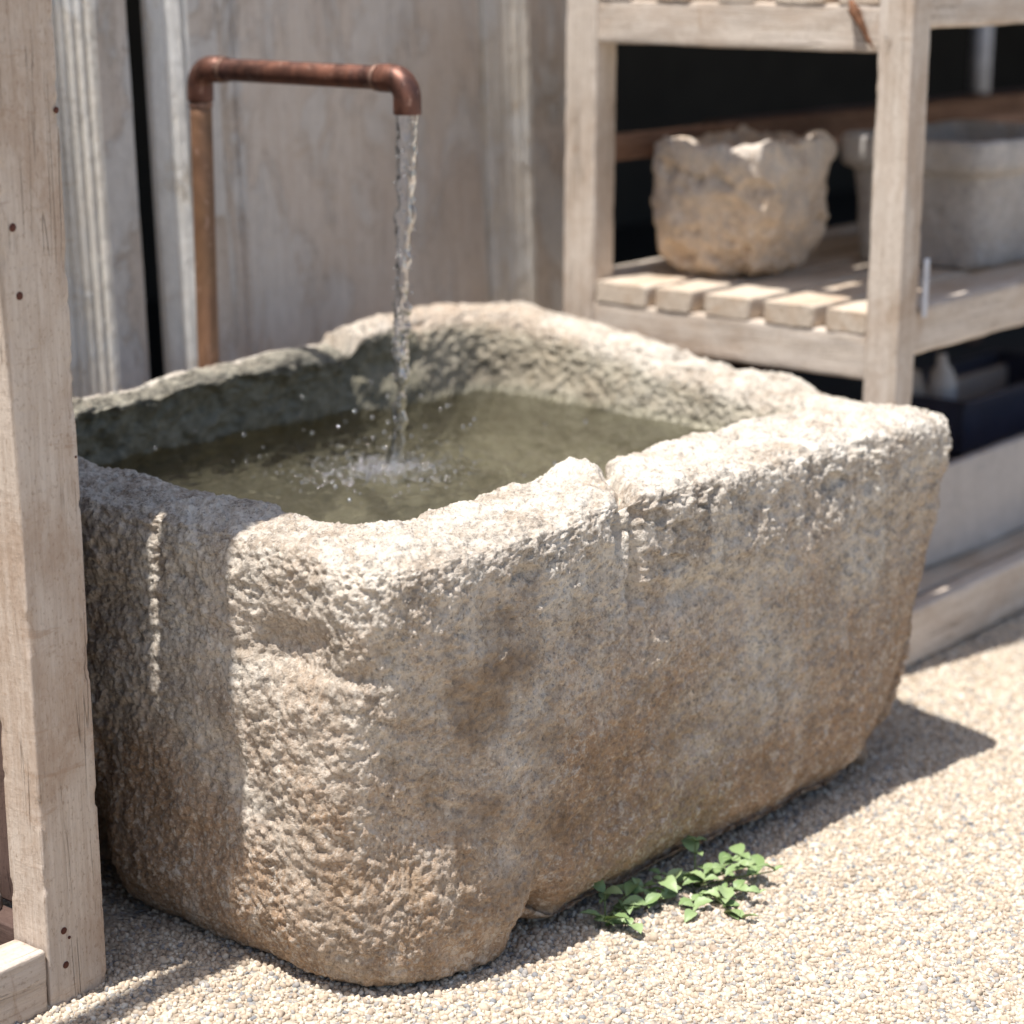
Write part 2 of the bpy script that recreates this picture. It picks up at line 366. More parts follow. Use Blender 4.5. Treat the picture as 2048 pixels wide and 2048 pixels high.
inner = rounded([(2.025, 1.85), (3.07, 1.83), (3.15, 2.08), (3.19, 2.62), (2.04, 2.635)], [.10, .09, .3, .13, .09], NP)
def smooth_ring(a, k):
    ker = np.ones(2*k+1)/(2*k+1)
    return np.stack([np.convolve(np.concatenate([a[-k:, i], a[:, i], a[:k, i]]), ker, 'valid') for i in (0, 1)], -1)
outerB = smooth_ring(rounded([(1.862, 1.672), (3.13, 1.605), (3.255, 1.95), (3.36, 2.745), (1.89, 2.705)], [.185, .12, .35, .10, .10], NP), 9)
outer = smooth_ring(outer, 9); inner = smooth_ring(inner, 9)
cen = np.array([2.6, 2.22]); S_ = len(outer)
def inset(poly, d):
    t = np.roll(poly, -1, 0)-np.roll(poly, 1, 0); t /= np.linalg.norm(t, axis=1)[:, None]; n = np.stack([-t[:, 1], t[:, 0]], -1)
    return poly+n*(np.asarray(d)[:, None] if hasattr(d, '__len__') else d)
ox, oy = outer[:, 0], outer[:, 1]
farm = smooth(2.95, 3.2, ox)                       # far end, undercut
backfoot = smooth(2.17, 2.30, oy)*smooth(2.1, 1.95, ox)  # near face, beyond the foot
bw = smooth(2.35, 2.5, inner[:, 1])*smooth(3.0, 2.72, inner[:, 0])
nearc = smooth(2.1, 1.9, ox)*smooth(2.0, 1.75, oy)
rise = np.zeros(S_)
def ring(poly, d, z): 
    q = inset(poly, d); return np.concatenate([q, np.broadcast_to(np.asarray(z, float), (S_,))[:, None]], 1)
rings = [
    np.concatenate([cen+(outer-cen)*.02, np.full((S_, 1), .0)], 1),
    ring(cen+(outerB-cen)*.80, .02*farm+.02*backfoot, -.004),
    ring(cen+(outerB-cen)*.93, .07*farm+.07*backfoot, .0+.008*farm),
    ring(outerB, .030+.105*farm+.12*backfoot, .022+.025*farm+.035*backfoot),
    ring(outerB, .006+.080*farm+.085*backfoot, .078),
    ring(outerB*.75+outer*.25, .002+.050*farm+.030*backfoot, .17),
    ring(outerB*.5+outer*.5, .004+.027*farm, .28),
    ring(outerB*.2+outer*.8, .003+.008*farm, .42),
    ring(outer, .000, .52),
    ring(outer, .001, .564),
    ring(outer, .010, .584),
    ring(outer, .034, .594),
    np.concatenate([(outer+inner)/2, np.full((S_, 1), .598)], 1),
    ring(inner, -.018, .594),
    ring(inner, .000, .580),
    ring(inner, .012-.026*bw, .555),
    ring(inner, .024-.052*bw, .50),
    ring(inner, .050-.070*bw, .38),
    ring(inner, .085, .30),
    ring(inner, .17, .265),
    np.concatenate([cen+(inner-cen)*.02, np.full((S_, 1), .255)], 1)]
nseg = [10, 8, 14, 24, 34, 42, 52, 40, 20, 14, 14, 30, 30, 16, 14, 22, 26, 14, 14, 20]
def catmull(rs, nseg):
    out = []; n = len(rs)
    for i in range(n-1):
        p0, p1, p2, p3 = rs[max(i-1, 0)], rs[i], rs[i+1], rs[min(i+2, n-1)]
        # centripetal-like tangents limited by segment length
        l1 = np.linalg.norm(p2-p1, axis=1)[:, None]; l0 = np.linalg.norm(p1-p0, axis=1)[:, None]+1e-6; l2 = np.linalg.norm(p3-p2, axis=1)[:, None]+1e-6
        m1 = ((p1-p0)/l0*l1+(p2-p1)*l0/l0)/2 if i else (p2-p1); m2 = ((p2-p1)+(p3-p2)/l2*l1)/2 if i < n-2 else (p2-p1)
        for k in range(nseg[i]):
            t = k/nseg[i]; h00 = 2*t**3-3*t*t+1; h10 = t**3-2*t*t+t; h01 = -2*t**3+3*t*t; h11 = t**3-t*t
            out.append(h00*p1+h10*m1+h01*p2+h11*m2)
    out.append(rs[-1]); return np.array(out)
G = catmull(rings, nseg)
tt = np.concatenate([np.arange(nseg[i])/nseg[i]+i for i in range(len(nseg))]+[[len(nseg)]])
inside = smooth(13.0, 15.2, tt)
# heights of the rim round its edge
hp = np.array([(1.88, 2.25, -.004), (1.9, 2.0, -.006), (1.95, 1.78, -.012), (2.2, 1.74, -.010), (2.38, 1.74, .004), (2.60, 1.72, .0), (2.85, 1.69, .0), (3.1, 1.64, -.004),
               (3.25, 1.9, -.016), (3.28, 2.1, .0), (3.3, 2.3, .020), (3.3, 2.45, .036), (3.3, 2.62, .048), (3.25, 2.7, .034), (3.08, 2.69, .036), (2.95, 2.69, .034), (2.88, 2.69, .028), (2.83, 2.68, .012),
               (2.74, 2.67, .024), (2.6, 2.67, .026), (2.5, 2.66, .024), (2.3, 2.66, .014), (2.0, 2.66, .010), (1.9, 2.5, .0)])
mid = (outer+inner)/2
dm = ((mid[:, None, :]-hp[None, :, :2])**2).sum(-1); wt = np.exp(-dm/(2*.055**2))+1e-9; hh = (wt*hp[None, :, 2]).sum(1)/wt.sum(1)
G[..., 2] += hh[None]*smooth(.25, .58, G[..., 2])*(1-smooth(16, 19, tt))[:, None]
Pf = G.reshape(-1, 3); nn = gnormals(G)
G[..., 2] += (.020*smooth(2.845, 2.862, G[..., 0])*smooth(3.32, 3.1, G[..., 0])*smooth(2.52, 2.62, G[..., 1]))*smooth(.45, .57, G[..., 2])*(1-smooth(16, 17, tt))[:, None]
amp = (smooth(0, 3, tt)*(1-.4*smooth(16.5, 19, tt)))[:, None]
big = .016*fbm(Pf*3.1+3, 2); med = .011*fbm(Pf*10+9, 3)
bil = np.abs(fbm(Pf*21+1, 3)); pits = smooth(.12, .42, fbm(Pf*34+40, 3))
fine = fbm(Pf*88+7, 3); gran = fbm(Pf*190, 2)
rimz = smooth(.40, .585, Pf[:, 2])*(1-np.repeat(smooth(13, 16, tt), S_))
med = med*.75
chip1 = smooth(.04, .10, fbm(Pf*27+60, 3)); chip2 = smooth(.10, .15, fbm(Pf*52+20, 3)); chip3 = smooth(.06, .12, fbm(Pf*np.array([30, 30, 14])+90, 3))
band = smooth(.36, .50, Pf[:, 2])*smooth(.60, .57, Pf[:, 2])*(1-np.repeat(smooth(11, 13, tt), S_))
pm = smooth(-.05, .22, fbm(Pf*6+31, 2)); sidef = smooth(2.0, 2.15, Pf[:, 0])
D = big+med-.005*bil-.0080*chip1*band*pm*(.3+.7*sidef)-.0014*chip2-.0036*chip3*(.4+.6*band*sidef)*pm+.0048*fine+.0024*gran-.0045*pits*(.4+.6*rimz)
D += rimz*.006*fbm(Pf*np.array([16, 16, 8])+77, 3)
# chisel-like diagonal scars on the long side under the rim
sidem = smooth(1.80, 1.72, Pf[:, 1])
dg = Pf[:, 0]*.6+Pf[:, 2]
D += sidem*.005*smooth(.25, .6, Pf[:, 2])*fbm(np.stack([Pf[:, 0]*17+Pf[:, 2]*9, Pf[:, 1]*6, Pf[:, 2]*12], -1), 3)
def blob(c, r, d):
    q = (Pf-np.array(c))/np.array(r); return d*np.exp(-(q**2).sum(1))
D += blob((1.93, 1.86, .450), (.06, .070, .032), -.046)       # hollow below the near corner of the rim
D += blob((1.93, 1.80, .430), (.05, .07, .008), -.014)
D += blob((2.02, 1.72, .36), (.07, .05, .05), -.012)
D += blob((1.905, 1.93, .17), (.05, .05, .035), .010)
qc = Pf[:, 0]-(2.345+.95*(Pf[:, 1]-1.68)+.016*fbm(Pf*18, 3)+.006*fbm(Pf*60, 2)); D -= .034*(1+.8*fbm(Pf*25+11, 2))*np.exp(-(qc/.012)**2)*smooth(1.96, 1.84, Pf[:, 1])*smooth(.50, .57, Pf[:, 2])  # crack across the front rim
D += blob((2.400, 1.80, .60), (.032, .045, .04), .020); D += blob((2.285, 1.80, .60), (.03, .04, .04), .010); D += blob((2.352, 1.68, .49), (.011, .05, .10), -.024)+blob((2.30, 1.69, .46), (.05, .05, .08), -.012)         # knob beside it
D += blob((2.17, 1.69, .0), (.03, .09, .10), -.040)         # cleft at the foot of the long side
D += blob((2.60, 1.66, .47), (.14, .05, .035), .008)
D += blob((2.45, 1.67, .44), (.10, .05, .02), -.010)
D += blob((3.235, 2.08, .585), (.03, .022, .022), -.040)      # two holes in the far rim
D += blob((3.235, 2.19, .60), (.03, .016, .016), -.026)
iw = np.repeat(smooth(13.2, 14.2, tt), S_)*np.tile(bw, len(tt)); D = D+iw*(.018*fbm(Pf*9+50, 3)-.010*smooth(.05, .2, fbm(Pf*24+8, 3)))
D += blob((2.838, 2.66, .60), (.016, .09, .05), -.030)          # step in the back rim
corner = np.exp(-(((Pf[:, 0]-1.90)**2+(Pf[:, 1]-1.71)**2)/.12**2)); cor2 = np.exp(-(((Pf[:, 0]-1.96)**2/.10**2+(Pf[:, 1]-1.72)**2/.06**2))); D -= .050*cor2*smooth(.52, .20, Pf[:, 2])*smooth(-.05, .2, Pf[:, 2])
sdw = smooth(1.80, 1.74, Pf[:, 1])*smooth(2.08, 2.2, Pf[:, 0]); D -= .020*sdw*smooth(.055, .0, Pf[:, 2])+.012*sdw*smooth(.5, .1, Pf[:, 2])
bk = smooth(2.64, 2.70, Pf[:, 1])*np.exp(-((Pf[:, 0]-2.62)/.12)**2); D = D*(1-.8*bk)-.004*bk
D += blob((2.93, 2.60, .575), (.06, .06, .02), -.025)
D += blob((3.02, 1.66, .42), (.06, .06, .08), -.010)
D += blob((2.9, 1.64, .22), (.12, .08, .10), .012)
G = G+nn*(-1)*(-D.reshape(G.shape[:2])*amp)[..., None]*1.0
G[..., 2] = np.maximum(G[..., 2], -.02)
tme = grid_mesh('stone_trough', G)
nz_ = fbm(Pf*15+5, 4)*.9
stn = np.exp(-(((Pf-np.array([2.06, 1.69, .40]))/np.array([.10, .1, .07]))**2).sum(1))*1.1+.5*np.exp(-(((Pf-np.array([1.93, 1.86, .45]))/np.array([.08, .07, .025]))**2).sum(1))+.5*np.exp(-(((Pf-np.array([2.2, 1.69, .15]))/np.array([.4, .1, .12]))**2).sum(1))
stn = np.clip(stn+nz_*(stn > .02), 0, 1)
a3 = tme.attributes.new('stain', 'FLOAT', 'POINT'); a3.data.foreach_set('value', stn.astype(np.float32))
back_dark = np.maximum(np.repeat(smooth(13.4, 14.6, tt), S_)*smooth(2.40, 2.56, Pf[:, 1])*smooth(3.12, 2.9, Pf[:, 0]), .75*np.repeat(smooth(11.6, 12.6, tt), S_)*smooth(2.50, 2.58, Pf[:, 1])*smooth(2.88, 2.80, Pf[:, 0]))  # darker tone on the inner back wall and back-left rim top
a4 = tme.attributes.new('back_dark', 'FLOAT', 'POINT'); a4.data.foreach_set('value', back_dark.astype(np.float32))
wl = (inside[:, None]*smooth(.530, .500, G[..., 2])).ravel()
at2 = tme.attributes.new('wall', 'FLOAT', 'POINT'); at2.data.foreach_set('value', np.repeat(inside, S_).astype(np.float32))
at = tme.attributes.new('inside', 'FLOAT', 'POINT'); at.data.foreach_set('value', wl.astype(np.float32))
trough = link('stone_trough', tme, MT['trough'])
tag(trough, 'big rough-hewn pale limestone trough full of water, standing on the gravel', 'trough')

# ------------------------------------------------------------------ water in the trough
WZ = .500
wx = np.linspace(1.98, 3.30, 420); wy = np.linspace(1.78, 2.70, 320); X, Y = np.meshgrid(wx, wy)
SX, SY = 2.578, 2.292
r = np.hypot(X-SX, Y-SY); P = np.stack([X, Y, 0*X], -1).reshape(-1, 3)
Z = .006*np.exp(-r*3.2)*np.sin(r*95-1.0)*smooth(.0, .05, r)
Z += (.0052+.012*np.exp(-r*5.5))*fbm(P*34, 3).reshape(X.shape)+.0034*fbm(P*np.array([12, 12, 1])+5, 2).reshape(X.shape)
Z += .004*np.exp(-(r/.09)**2)*fbm(P*90, 2).reshape(X.shape)-.006*np.exp(-(r/.03)**2)
# clip to the basin so that no water shows outside
ring_o = (outer*.45+inner*.55)
def inpoly(px, py, poly):
    c = np.zeros(px.shape, bool); x, y = poly[:, 0], poly[:, 1]; x2, y2 = np.roll(x, 1), np.roll(y, 1)
    for i in range(0, len(poly)):
        m = ((y[i] > py) != (y2[i] > py)) & (px < (x2[i]-x[i])*(py-y[i])/(y2[i]-y[i]+1e-12)+x[i]); c ^= m
    return c
ro = ring_o[::12]; ok = inpoly(X.ravel(), Y.ravel(), ro).reshape(X.shape)
V = np.stack([X, Y, Z+WZ], -1).reshape(-1, 3); nx = len(wx)
a = (np.arange(len(wy)-1)[:, None]*nx+np.arange(nx-1)[None]).ravel(); okr = ok.ravel()
F = np.stack([a, a+1, a+nx+1, a+nx], -1); F = F[okr[F].all(1)]
used = np.unique(F); mp_ = np.full(len(V), -1); mp_[used] = np.arange(len(used))
wme = mesh('water', V[used], mp_[F]); water = link('water', wme, MT['water']); tag(water, kind='structure')

# ------------------------------------------------------------------ copper pipe
PX, PYB, PYF, PZ, PR = 2.620, 2.763, 2.303, 1.103, .0185
pipe = empty('copper_pipe', (PX, PYB, 0), 'aged copper water pipe rising behind the trough and reaching over it', 'water pipe')
def tubeobj(name, path, rad, mat, parent, ns=36, noise=0., seed=0, caps=True):
    G = tube(path, rad, ns, noise=noise, seed=seed); o0 = path[0]; G = G-np.array(o0)
    me = grid_mesh(name, G, True, caps); return link(name, me, MT[mat], o0, parent)
tubeobj('standpipe', [(PX, PYB, z) for z in np.linspace(-.01, PZ-.045, 30)], PR, 'copper_v', pipe)
tubeobj('crosspipe', [(PX, y, PZ) for y in np.linspace(PYB-.04, PYF+.04, 24)], PR, 'copper', pipe)
def elbow(name, c0, y_dir, mat):
    # c0 = the corner point; bends from -z to the y direction
    rr = .030; E = .024; pts = []; rad = []
    pts.append((PX, c0[1], c0[2]-rr-E)); rad.append(PR+.0025)
    pts.append((PX, c0[1], c0[2]-rr-E+.002)); rad.append(PR+.0034)
    pts.append((PX, c0[1], c0[2]-rr-.004)); rad.append(PR+.0034)
    for k in range(13):
        a = R(90*k/12); pts.append((PX, c0[1]+y_dir*rr*(1-math.cos(a)), c0[2]-rr+rr*math.sin(a))); rad.append(PR+.0034)
    pts.append((PX, c0[1]+y_dir*(rr+.004), c0[2])); rad.append(PR+.0034)
    pts.append((PX, c0[1]+y_dir*(rr+E-.002), c0[2])); rad.append(PR+.0034)
    pts.append((PX, c0[1]+y_dir*(rr+E), c0[2])); rad.append(PR+.002)
    return tubeobj(name, pts, rad, mat, pipe, caps=False)
elbow('elbow', (0, PYB, PZ), -1, 'copper')
elbow('spout', (0, PYF, PZ), 1, 'copper')
# inside of the spout, dark
def ringobj(name, y, z, axis, rr, mat):
    pts = [(PX, y+(k-1)*.004*(axis == 'y'), z+(k-1)*.004*(axis == 'z')) for k in range(3)]
    return tubeobj(name, pts, [rr-.001, rr, rr-.001], mat, pipe, caps=False)
ringobj('solder_ring', PYB-.060, PZ, 'y', PR+.003, 'solder'); ringobj('solder_ring', PYB, PZ-.060, 'z', PR+.002, 'solder'); ringobj('solder_ring', PYF+.060, PZ, 'y', PR+.003, 'solder')

# ------------------------------------------------------------------ falling water
nz = 520; zz = np.linspace(PZ-.052, WZ-.01, nz); t = (zz[0]-zz)/(zz[0]-zz[-1])
rad = .0190*(1-t)**2.6+.0086*(1-(1-t)**2.6)
rad = rad*(1+.13*np.sin(t*46+1)*smooth(.1, .3, t)+.10*np.sin(t*97)*smooth(.2, .5, t))
cx = PX+.003*np.sin(t*17)*t+(SX-PX)*t; cy = PYF+.004*np.sin(t*13+2)*t+.002*np.sin(t*40)*t+(SY-PYF)*t
G = np.zeros((nz, 72, 3)); aa = np.linspace(0, 2*np.pi, 72, endpoint=False)
for i in range(nz):
    tw = t[i]*9; q = aa
    e = 1+.34*smooth(.15, .5, t[i])*np.cos(2*(q-tw)); k = rad[i]*e
    G[i] = np.stack([cx[i]+k*np.cos(q), cy[i]+k*np.sin(q), np.full(72, zz[i])], -1)
n_ = gnormals(G); Q = G.reshape(-1, 3)
dsp = (.0062*fbm(Q*np.array([75, 75, 40]), 2)+.0016*fbm(Q*np.array([150, 150, 110])+9, 1)).reshape(nz, 72)*(.45+.55*smooth(0, .35, t))[:, None]
G = G+n_*dsp[..., None]
st = link('water_stream', grid_mesh('water_stream', G, True, True), MT['stream'])
tag(st, 'clear twisting stream of water falling from the copper spout into the trough', 'water stream')
# splashing drops and froth
def ico(): 
    import bmesh
    bm = bmesh.new(); bmesh.ops.create_icosphere(bm, subdivisions=2, radius=1); V = np.array([v.co[:] for v in bm.verts]); F = np.array([[v.index for v in f.verts] for f in bm.faces]); bm.free(); return V, F
IV, IF = ico(); VV = []; FF = []; n0 = 0
def addball(p, r, sq=(1, 1, 1)):
    global n0
    VV.append(IV*r*np.array(sq)+np.array(p)); FF.append(IF+n0); n0 += len(IV)
for k in range(60):
    a = rng.uniform(0, 6.28); d = abs(rng.gauss(0, .16))+.02; h = abs(rng.gauss(0, .05))*math.exp(-d*1.5)
    addball((SX+d*math.cos(a), SY+d*math.sin(a), WZ+.004+h), rng.uniform(.0014, .0040))
for k in range(700):
    a = rng.uniform(0, 6.28); d = abs(rng.gauss(0, .085))+.012; x = SX-.03+d*math.cos(a); y = SY+d*math.sin(a)
    addball((x, y, WZ+.001+rng.uniform(0, .006)*math.exp(-d*8)), rng.uniform(.0012, .0042)*(.7+.5*math.exp(-d*12)), (1, 1, .6))
for k in range(340):
    x = SX-.065+rng.gauss(0, .055); y = SY-.005+rng.gauss(0, .055)
    addball((x, y, WZ+.0015+rng.uniform(0, .004)), rng.uniform(.001, .0034), (1, 1, .6))
for k in range(170):
    z = rng.uniform(WZ, PZ-.06); tq = (PZ-.06-z)/.55; a = rng.uniform(0, 6.28); q = rng.uniform(.6, 1.15)*(.009+.009*(1-tq))
    addball((PX+(SX-PX)*tq+q*math.cos(a), PYF+(SY-PYF)*tq+q*math.sin(a), z), rng.uniform(.0008, .0024), (1, 1, 1.3))
dro = link('water_drops', mesh('water_drops', np.concatenate(VV), np.concatenate(FF)), MT['drops']); tag(dro, kind='stuff')
dro['label'] = 'splashing drops and bubbles where the stream meets the water'

# ------------------------------------------------------------------ right-hand slatted shelf
SXF, YF, YB, SL = 3.425, 1.871, 2.610, 2.3
shelf = empty('slatted_shelf', (SXF, YF, 0), 'tall pale wooden shelf with slatted boards holding stone pots, behind the trough', 'shelf')
PW = .066
for i, (x, y) in enumerate(((SXF, YF), (SXF, YB-PW-.008), (SXF+SL, YF), (SXF+SL, YB-PW-.008))):
    wbox('post', (x, x+PW), (y, y+PW+.008*(i % 2)), (-.01, 1.82), 'z', 'shelf', shelf, seed=i, r=.004, wob=.0008, chip=.002)
tiers = [(.005, .108), (.557, .637), (1.128, 1.207), (1.70, 1.78)]
slat_y = [(1.937, 2.019), (2.046, 2.150), (2.182, 2.282), (2.312, 2.392), (2.413, 2.533)]
e = .003
for k, (z0, z1) in enumerate(tiers):
    for x in (SXF+.004, SXF+SL+.02):
        wbox('end_rail', (x, x+.034), (YF+PW-.001, YB-PW-.006), (z0, z1), 'y', 'shelf', shelf, seed=7, wob=.0016)
    for y in (YF+.006, YB-.046):
        # the front rails bow a little upward, like old sawn timber
        zr = (.003, .112) if k == 0 else (z0+.040, z1+.046)
        o = wbox('side_rail', (SXF+PW-.001, SXF+SL+.001), (y, y+.046), zr, 'x', 'shelf', shelf, seed=9, wob=.0022, r=.007)
    for j, (a, b) in enumerate(slat_y if k != 2 else [(1.937, 2.019), (2.046, 2.150), (2.190, 2.270), (2.328, 2.405), (2.460, 2.550)]):
        sl = wbox('slat', (SXF+.002, SXF+SL+.05), (a, b), (z1+.001-.040*(k == 0), z1+.041-.040*(k == 0)), 'x', 'slat', shelf, seed=20+j, r=.004, wob=.0016, chip=.002)
# upper back stretcher
wbox('back_rail', (SXF+PW, SXF+SL), (YB-.04, YB-.006), (.895, .945), 'x', 'redwood', shelf, seed=12)
# brown knots and nail stains on the near corner post
def nail(x, y, z, r, parent, nrm='y'):
    V = IV*np.array([r, .0012, r] if nrm == 'y' else [.0012, r, r]); me = mesh('nail', V, IF)
    return link('nail', me, MT['rust'], (x, y, z), parent)
# dry twig caught at the corner of the top rail
pts = [(3.418, 1.990, 1.214), (3.412, 1.975, 1.195), (3.409, 1.960, 1.175), (3.412, 1.948, 1.150), (3.416, 1.938, 1.135)]
pp = np.array([np.array(pts[0])]+[np.array(pts[i])*(1-q)+np.array(pts[i+1])*q for i in range(4) for q in (.33, .66, 1)])
tw = tubeobj('dry_twig', pp, [.004, .007, .009, .010, .009, .007, .006, .005, .004, .004, .003, .002, .0015], 'twig', None, 12, noise=.004)
tag(tw, 'curled brown dry twig stuck against the upper rail beside the shelf post', 'twig')

# ------------------------------------------------------------------ things on the right shelf
def vessel(name, cx, cy, z0, prof_o, prof_i, halfx, halfy, expo, namp, mat, seed, ns=160, skew=(0, 0), rim=None, rot=0):
    """rough hollow stone vessel: superellipse plan, outer profile up, inner profile down; profiles are (scale, height)"""
    a = np.linspace(0, 2*np.pi, ns, endpoint=False); c, s_ = np.cos(a), np.sin(a)
    rr = (np.abs(c)**expo+np.abs(s_)**expo)**(-1/expo); ux, uy = rr*c*halfx, rr*s_*halfy
    prof = [(.02, 0)]+prof_o+prof_i+[(.02, prof_i[-1][1])]; rows = []
    for i in range(len(prof)-1):
        n = max(2, int(math.hypot((prof[i+1][0]-prof[i][0])*halfx, prof[i+1][1]-prof[i][1])/.006))
        for k in range(n): q = k/n; rows.append((prof[i][0]*(1-q)+prof[i+1][0]*q, prof[i][1]*(1-q)+prof[i+1][1]*q))
    rows.append(prof[-1]); rows = np.array(rows)
    ker = np.ones(3)/3; rows[1:-1] = np.stack([np.convolve(rows[:, j], ker, 'valid') for j in (0, 1)], -1)
    G = np.zeros((len(rows), ns, 3)); G[..., 0] = rows[:, :1]*ux; G[..., 1] = rows[:, :1]*uy; G[..., 2] = rows[:, 1:]
    G[..., 0] += skew[0]*rows[:, 1:]; G[..., 1] += skew[1]*rows[:, 1:]
    if rim is not None: G[..., 2] += rim(a)[None]*smooth(.55, 1, rows[:, 1]/rows[:, 1].max())[:, None]
    n_ = gnormals(G); Q = G.reshape(-1, 3)+seed
    d = namp*(fbm(Q*7, 3)*1.4-.6*np.abs(fbm(Q*16, 3))-.9*smooth(.15, .4, fbm(Q*13+4, 3))+.25*fbm(Q*60, 2))
    d = d.reshape(G.shape[:2])*smooth(0, .04, rows[:, 0])[:, None]
    G = G+n_*d[..., None]; cr, sr = math.cos(rot), math.sin(rot)
    x = G[..., 0]*cr-G[..., 1]*sr; y = G[..., 0]*sr+G[..., 1]*cr; G[..., 0] = x; G[..., 1] = y
    return link(name, grid_mesh(name, G), MT[mat], (cx, cy, z0))
ZS = .637+.042
pot = vessel('stone_mortar', 3.70, 2.385, ZS, [(.62, 0), (.80, .02), (.90, .07), (.96, .13), (.99, .19), (1.02, .24), (1.0, .262), (.94, .268)],
             [(.80, .262), (.74, .23), (.68, .15), (.5, .10)], .160, .155, 3.4, .021, 'pot', 3.3, ns=220, rim=lambda a: .006*np.sin(a*3+1)+.004*np.sin(a*5)-.014*np.exp(-((a-4.2)/.35)**2)-.008*np.sin(a), rot=.1)
tag(pot, 'rough round-bottomed stone mortar with a pitted brown lower half, on the slatted shelf', 'stone pot')
pl_ = vessel('stone_planter', 4.22, 2.16, ZS, [(.80, 0), (.82, .01), (.85, .10), (.88, .188), (.97, .196), (1.0, .21), (1.0, .25), (.98, .258)],
             [(.88, .258), (.85, .24), (.80, .12), (.7, .09)], .27, .175, 9, .004, 'planter', 8.1, ns=240)
tag(pl_, 'grey rectangular stone planter with a thick rim band, right of the shelf post', 'planter')
strip = wbox('lit_strip', (3.495, 3.512), (1.862, 1.866), (.668, .772), 'z', 'white', None, wob=.0, r=.001)  # white strip, a sunlit sliver put into the colour
tag(strip, 'narrow white card standing in for a sunlit sliver beside the near corner post', 'strip')
# long low stone trough on the bottom tier
zb = .1095
slab = vessel('long_stone_basin', 4.55, 2.20, zb, [(.97, 0), (.98, .006), (1.0, .01), (1.0, .20), (.995, .206)], [(.90, .206), (.88, .12), (.8, .09)], .80, .215, 14, .0025, 'slab', 2.2, ns=300)
slab.scale = (1, 1, 1.0)
tag(slab, 'long smooth pale grey stone basin lying on the bottom boards of the shelf', 'stone basin')
# dark blue crate and bottles behind, sitting in the shade
cz = zb+.209
crate = empty('blue_crate', (4.60, 2.30, cz), 'dark blue plastic crate in the shade on the pale stone basin', 'crate')
for (x, y, nm) in (((4.30, 4.95), (2.18, 2.19), 'side_panel'), ((4.30, 4.95), (2.42, 2.43), 'side_panel'), ((4.30, 4.31), (2.191, 2.419), 'end_panel'), ((4.94, 4.95), (2.191, 2.419), 'end_panel')):
    wbox(nm, x, y, (cz-.085, cz+.03), 'z', 'blue', crate, wob=0., r=.002, res=.05)
wbox('base', (4.312, 4.938), (2.192, 2.418), (cz-.085, cz-.079), 'z', 'blue', crate, wob=0., r=.002, res=.05)
for rm in (((4.295, 4.955), (2.174, 2.18)),): wbox('crate_lip', rm[0], rm[1], (cz+.015, cz+.03), 'x', 'blue', crate, wob=0., r=.002, res=.05)
def lathe(name, prof, loc, mat, parent=None, ns=28, tilt=None):
    a = np.linspace(0, 2*np.pi, ns, endpoint=False); G = np.array([[(r*math.cos(q), r*math.sin(q), z) for q in a] for r, z in prof])
    return link(name, grid_mesh(name, G[:, ::1]), MT[mat], loc, parent, tilt)
bt = lathe('white_bottle', [(.001, 0), (.028, 0), (.031, .01), (.031, .10), (.026, .13), (.012, .15), (.012, .17), (.001, .172)], (4.42, 2.29, cz-.06), 'white', None, tilt=(0, R(-8), 0)); tag(bt, 'dull white bottle leaning in the blue crate', 'bottle')
bt2 = lathe('grey_jar', [(.001, 0), (.04, 0), (.044, .02), (.044, .10), (.034, .13), (.001, .135)], (4.36, 2.36, cz-.06), 'slab', None); tag(bt2, 'squat grey jar in the shade left of the white bottle', 'jar')
# boxes added out of view on the upper tier to shade the boards below
for i, (x, y, zt, lx, ly, hz) in enumerate(((4.32, 2.22, 1.249, .40, .22, .22), (4.95, 2.2, 1.249, .25, .2, .25))):
    o = vessel('shade_box', x, y, zt, [(.85, 0), (.92, .05), (.98, hz*.8), (1., hz)], [(.86, hz), (.8, hz*.6), (.7, .05)], lx, ly, 7, .006, 'planter', 4.+i, ns=90)
    tag(o, ('long grey stone box added out of view on the upper tier to shade the boards', 'square grey stone box added out of view on the upper tier to shade the shelf')[i], 'stone box')

# ------------------------------------------------------------------ left-hand shelf, cut by the frame
LX, LY = 1.637, 2.050
lshelf = empty('wooden_rack', (LX, LY, 0), 'bleached timber rack post with a low rail, nearest at the left edge', 'rack')
lp = wbox('post', (LX+.003, LX+.096), (LY, LY+.068), (-.01, 1.84), 'z', 'post', lshelf, seed=41, r=.003, wob=.0004, res=.005, chip=.003)
lp.rotation_euler = (0, R(-.75), 0)
wbox('side_rail', (.72, LX-.001), (LY+.001, LY+.060), (-.005, .080), 'x', 'post', lshelf, seed=43, r=.004, wob=.0018, res=.008)
wbox('side_rail', (.72, LX-.001), (LY+.012, LY+.060), (1.75, 1.84), 'x', 'post', lshelf, seed=44, r=.004, wob=.0018, res=.03)
wbox('post', (.63, .72), (LY, LY+.068), (-.01, 1.84), 'z', 'post', lshelf, seed=45, r=.004, res=.03)
wbox('post', (LX, LX+.07), (2.72, 2.79), (-.01, 1.84), 'z', 'post', lshelf, seed=46, r=.004, res=.03)
wbox('post', (.63, .72), (2.72, 2.79), (-.01, 1.84), 'z', 'post', lshelf, seed=47, r=.004, res=.03)
for zq in (.0, 1.75): wbox('end_rail', (LX+.012, LX+.05), (LY+.07, 2.72), (zq, zq+.084), 'y', 'darkwood', lshelf, seed=48, res=.03)
for (x, z, r_) in ((LX+.026, .117-.02, .0042), (LX+.026, .050, .0042), (LX+.034, .085, .002), (LX+.014, .985, .0045), (LX+.018, .905, .0045), (LX+.088, 1.115, .0035), (LX+.088, .70, .0015)):
    nail(x-z*.0131+.003, LY-.0006, z, r_*1.15, lshelf)
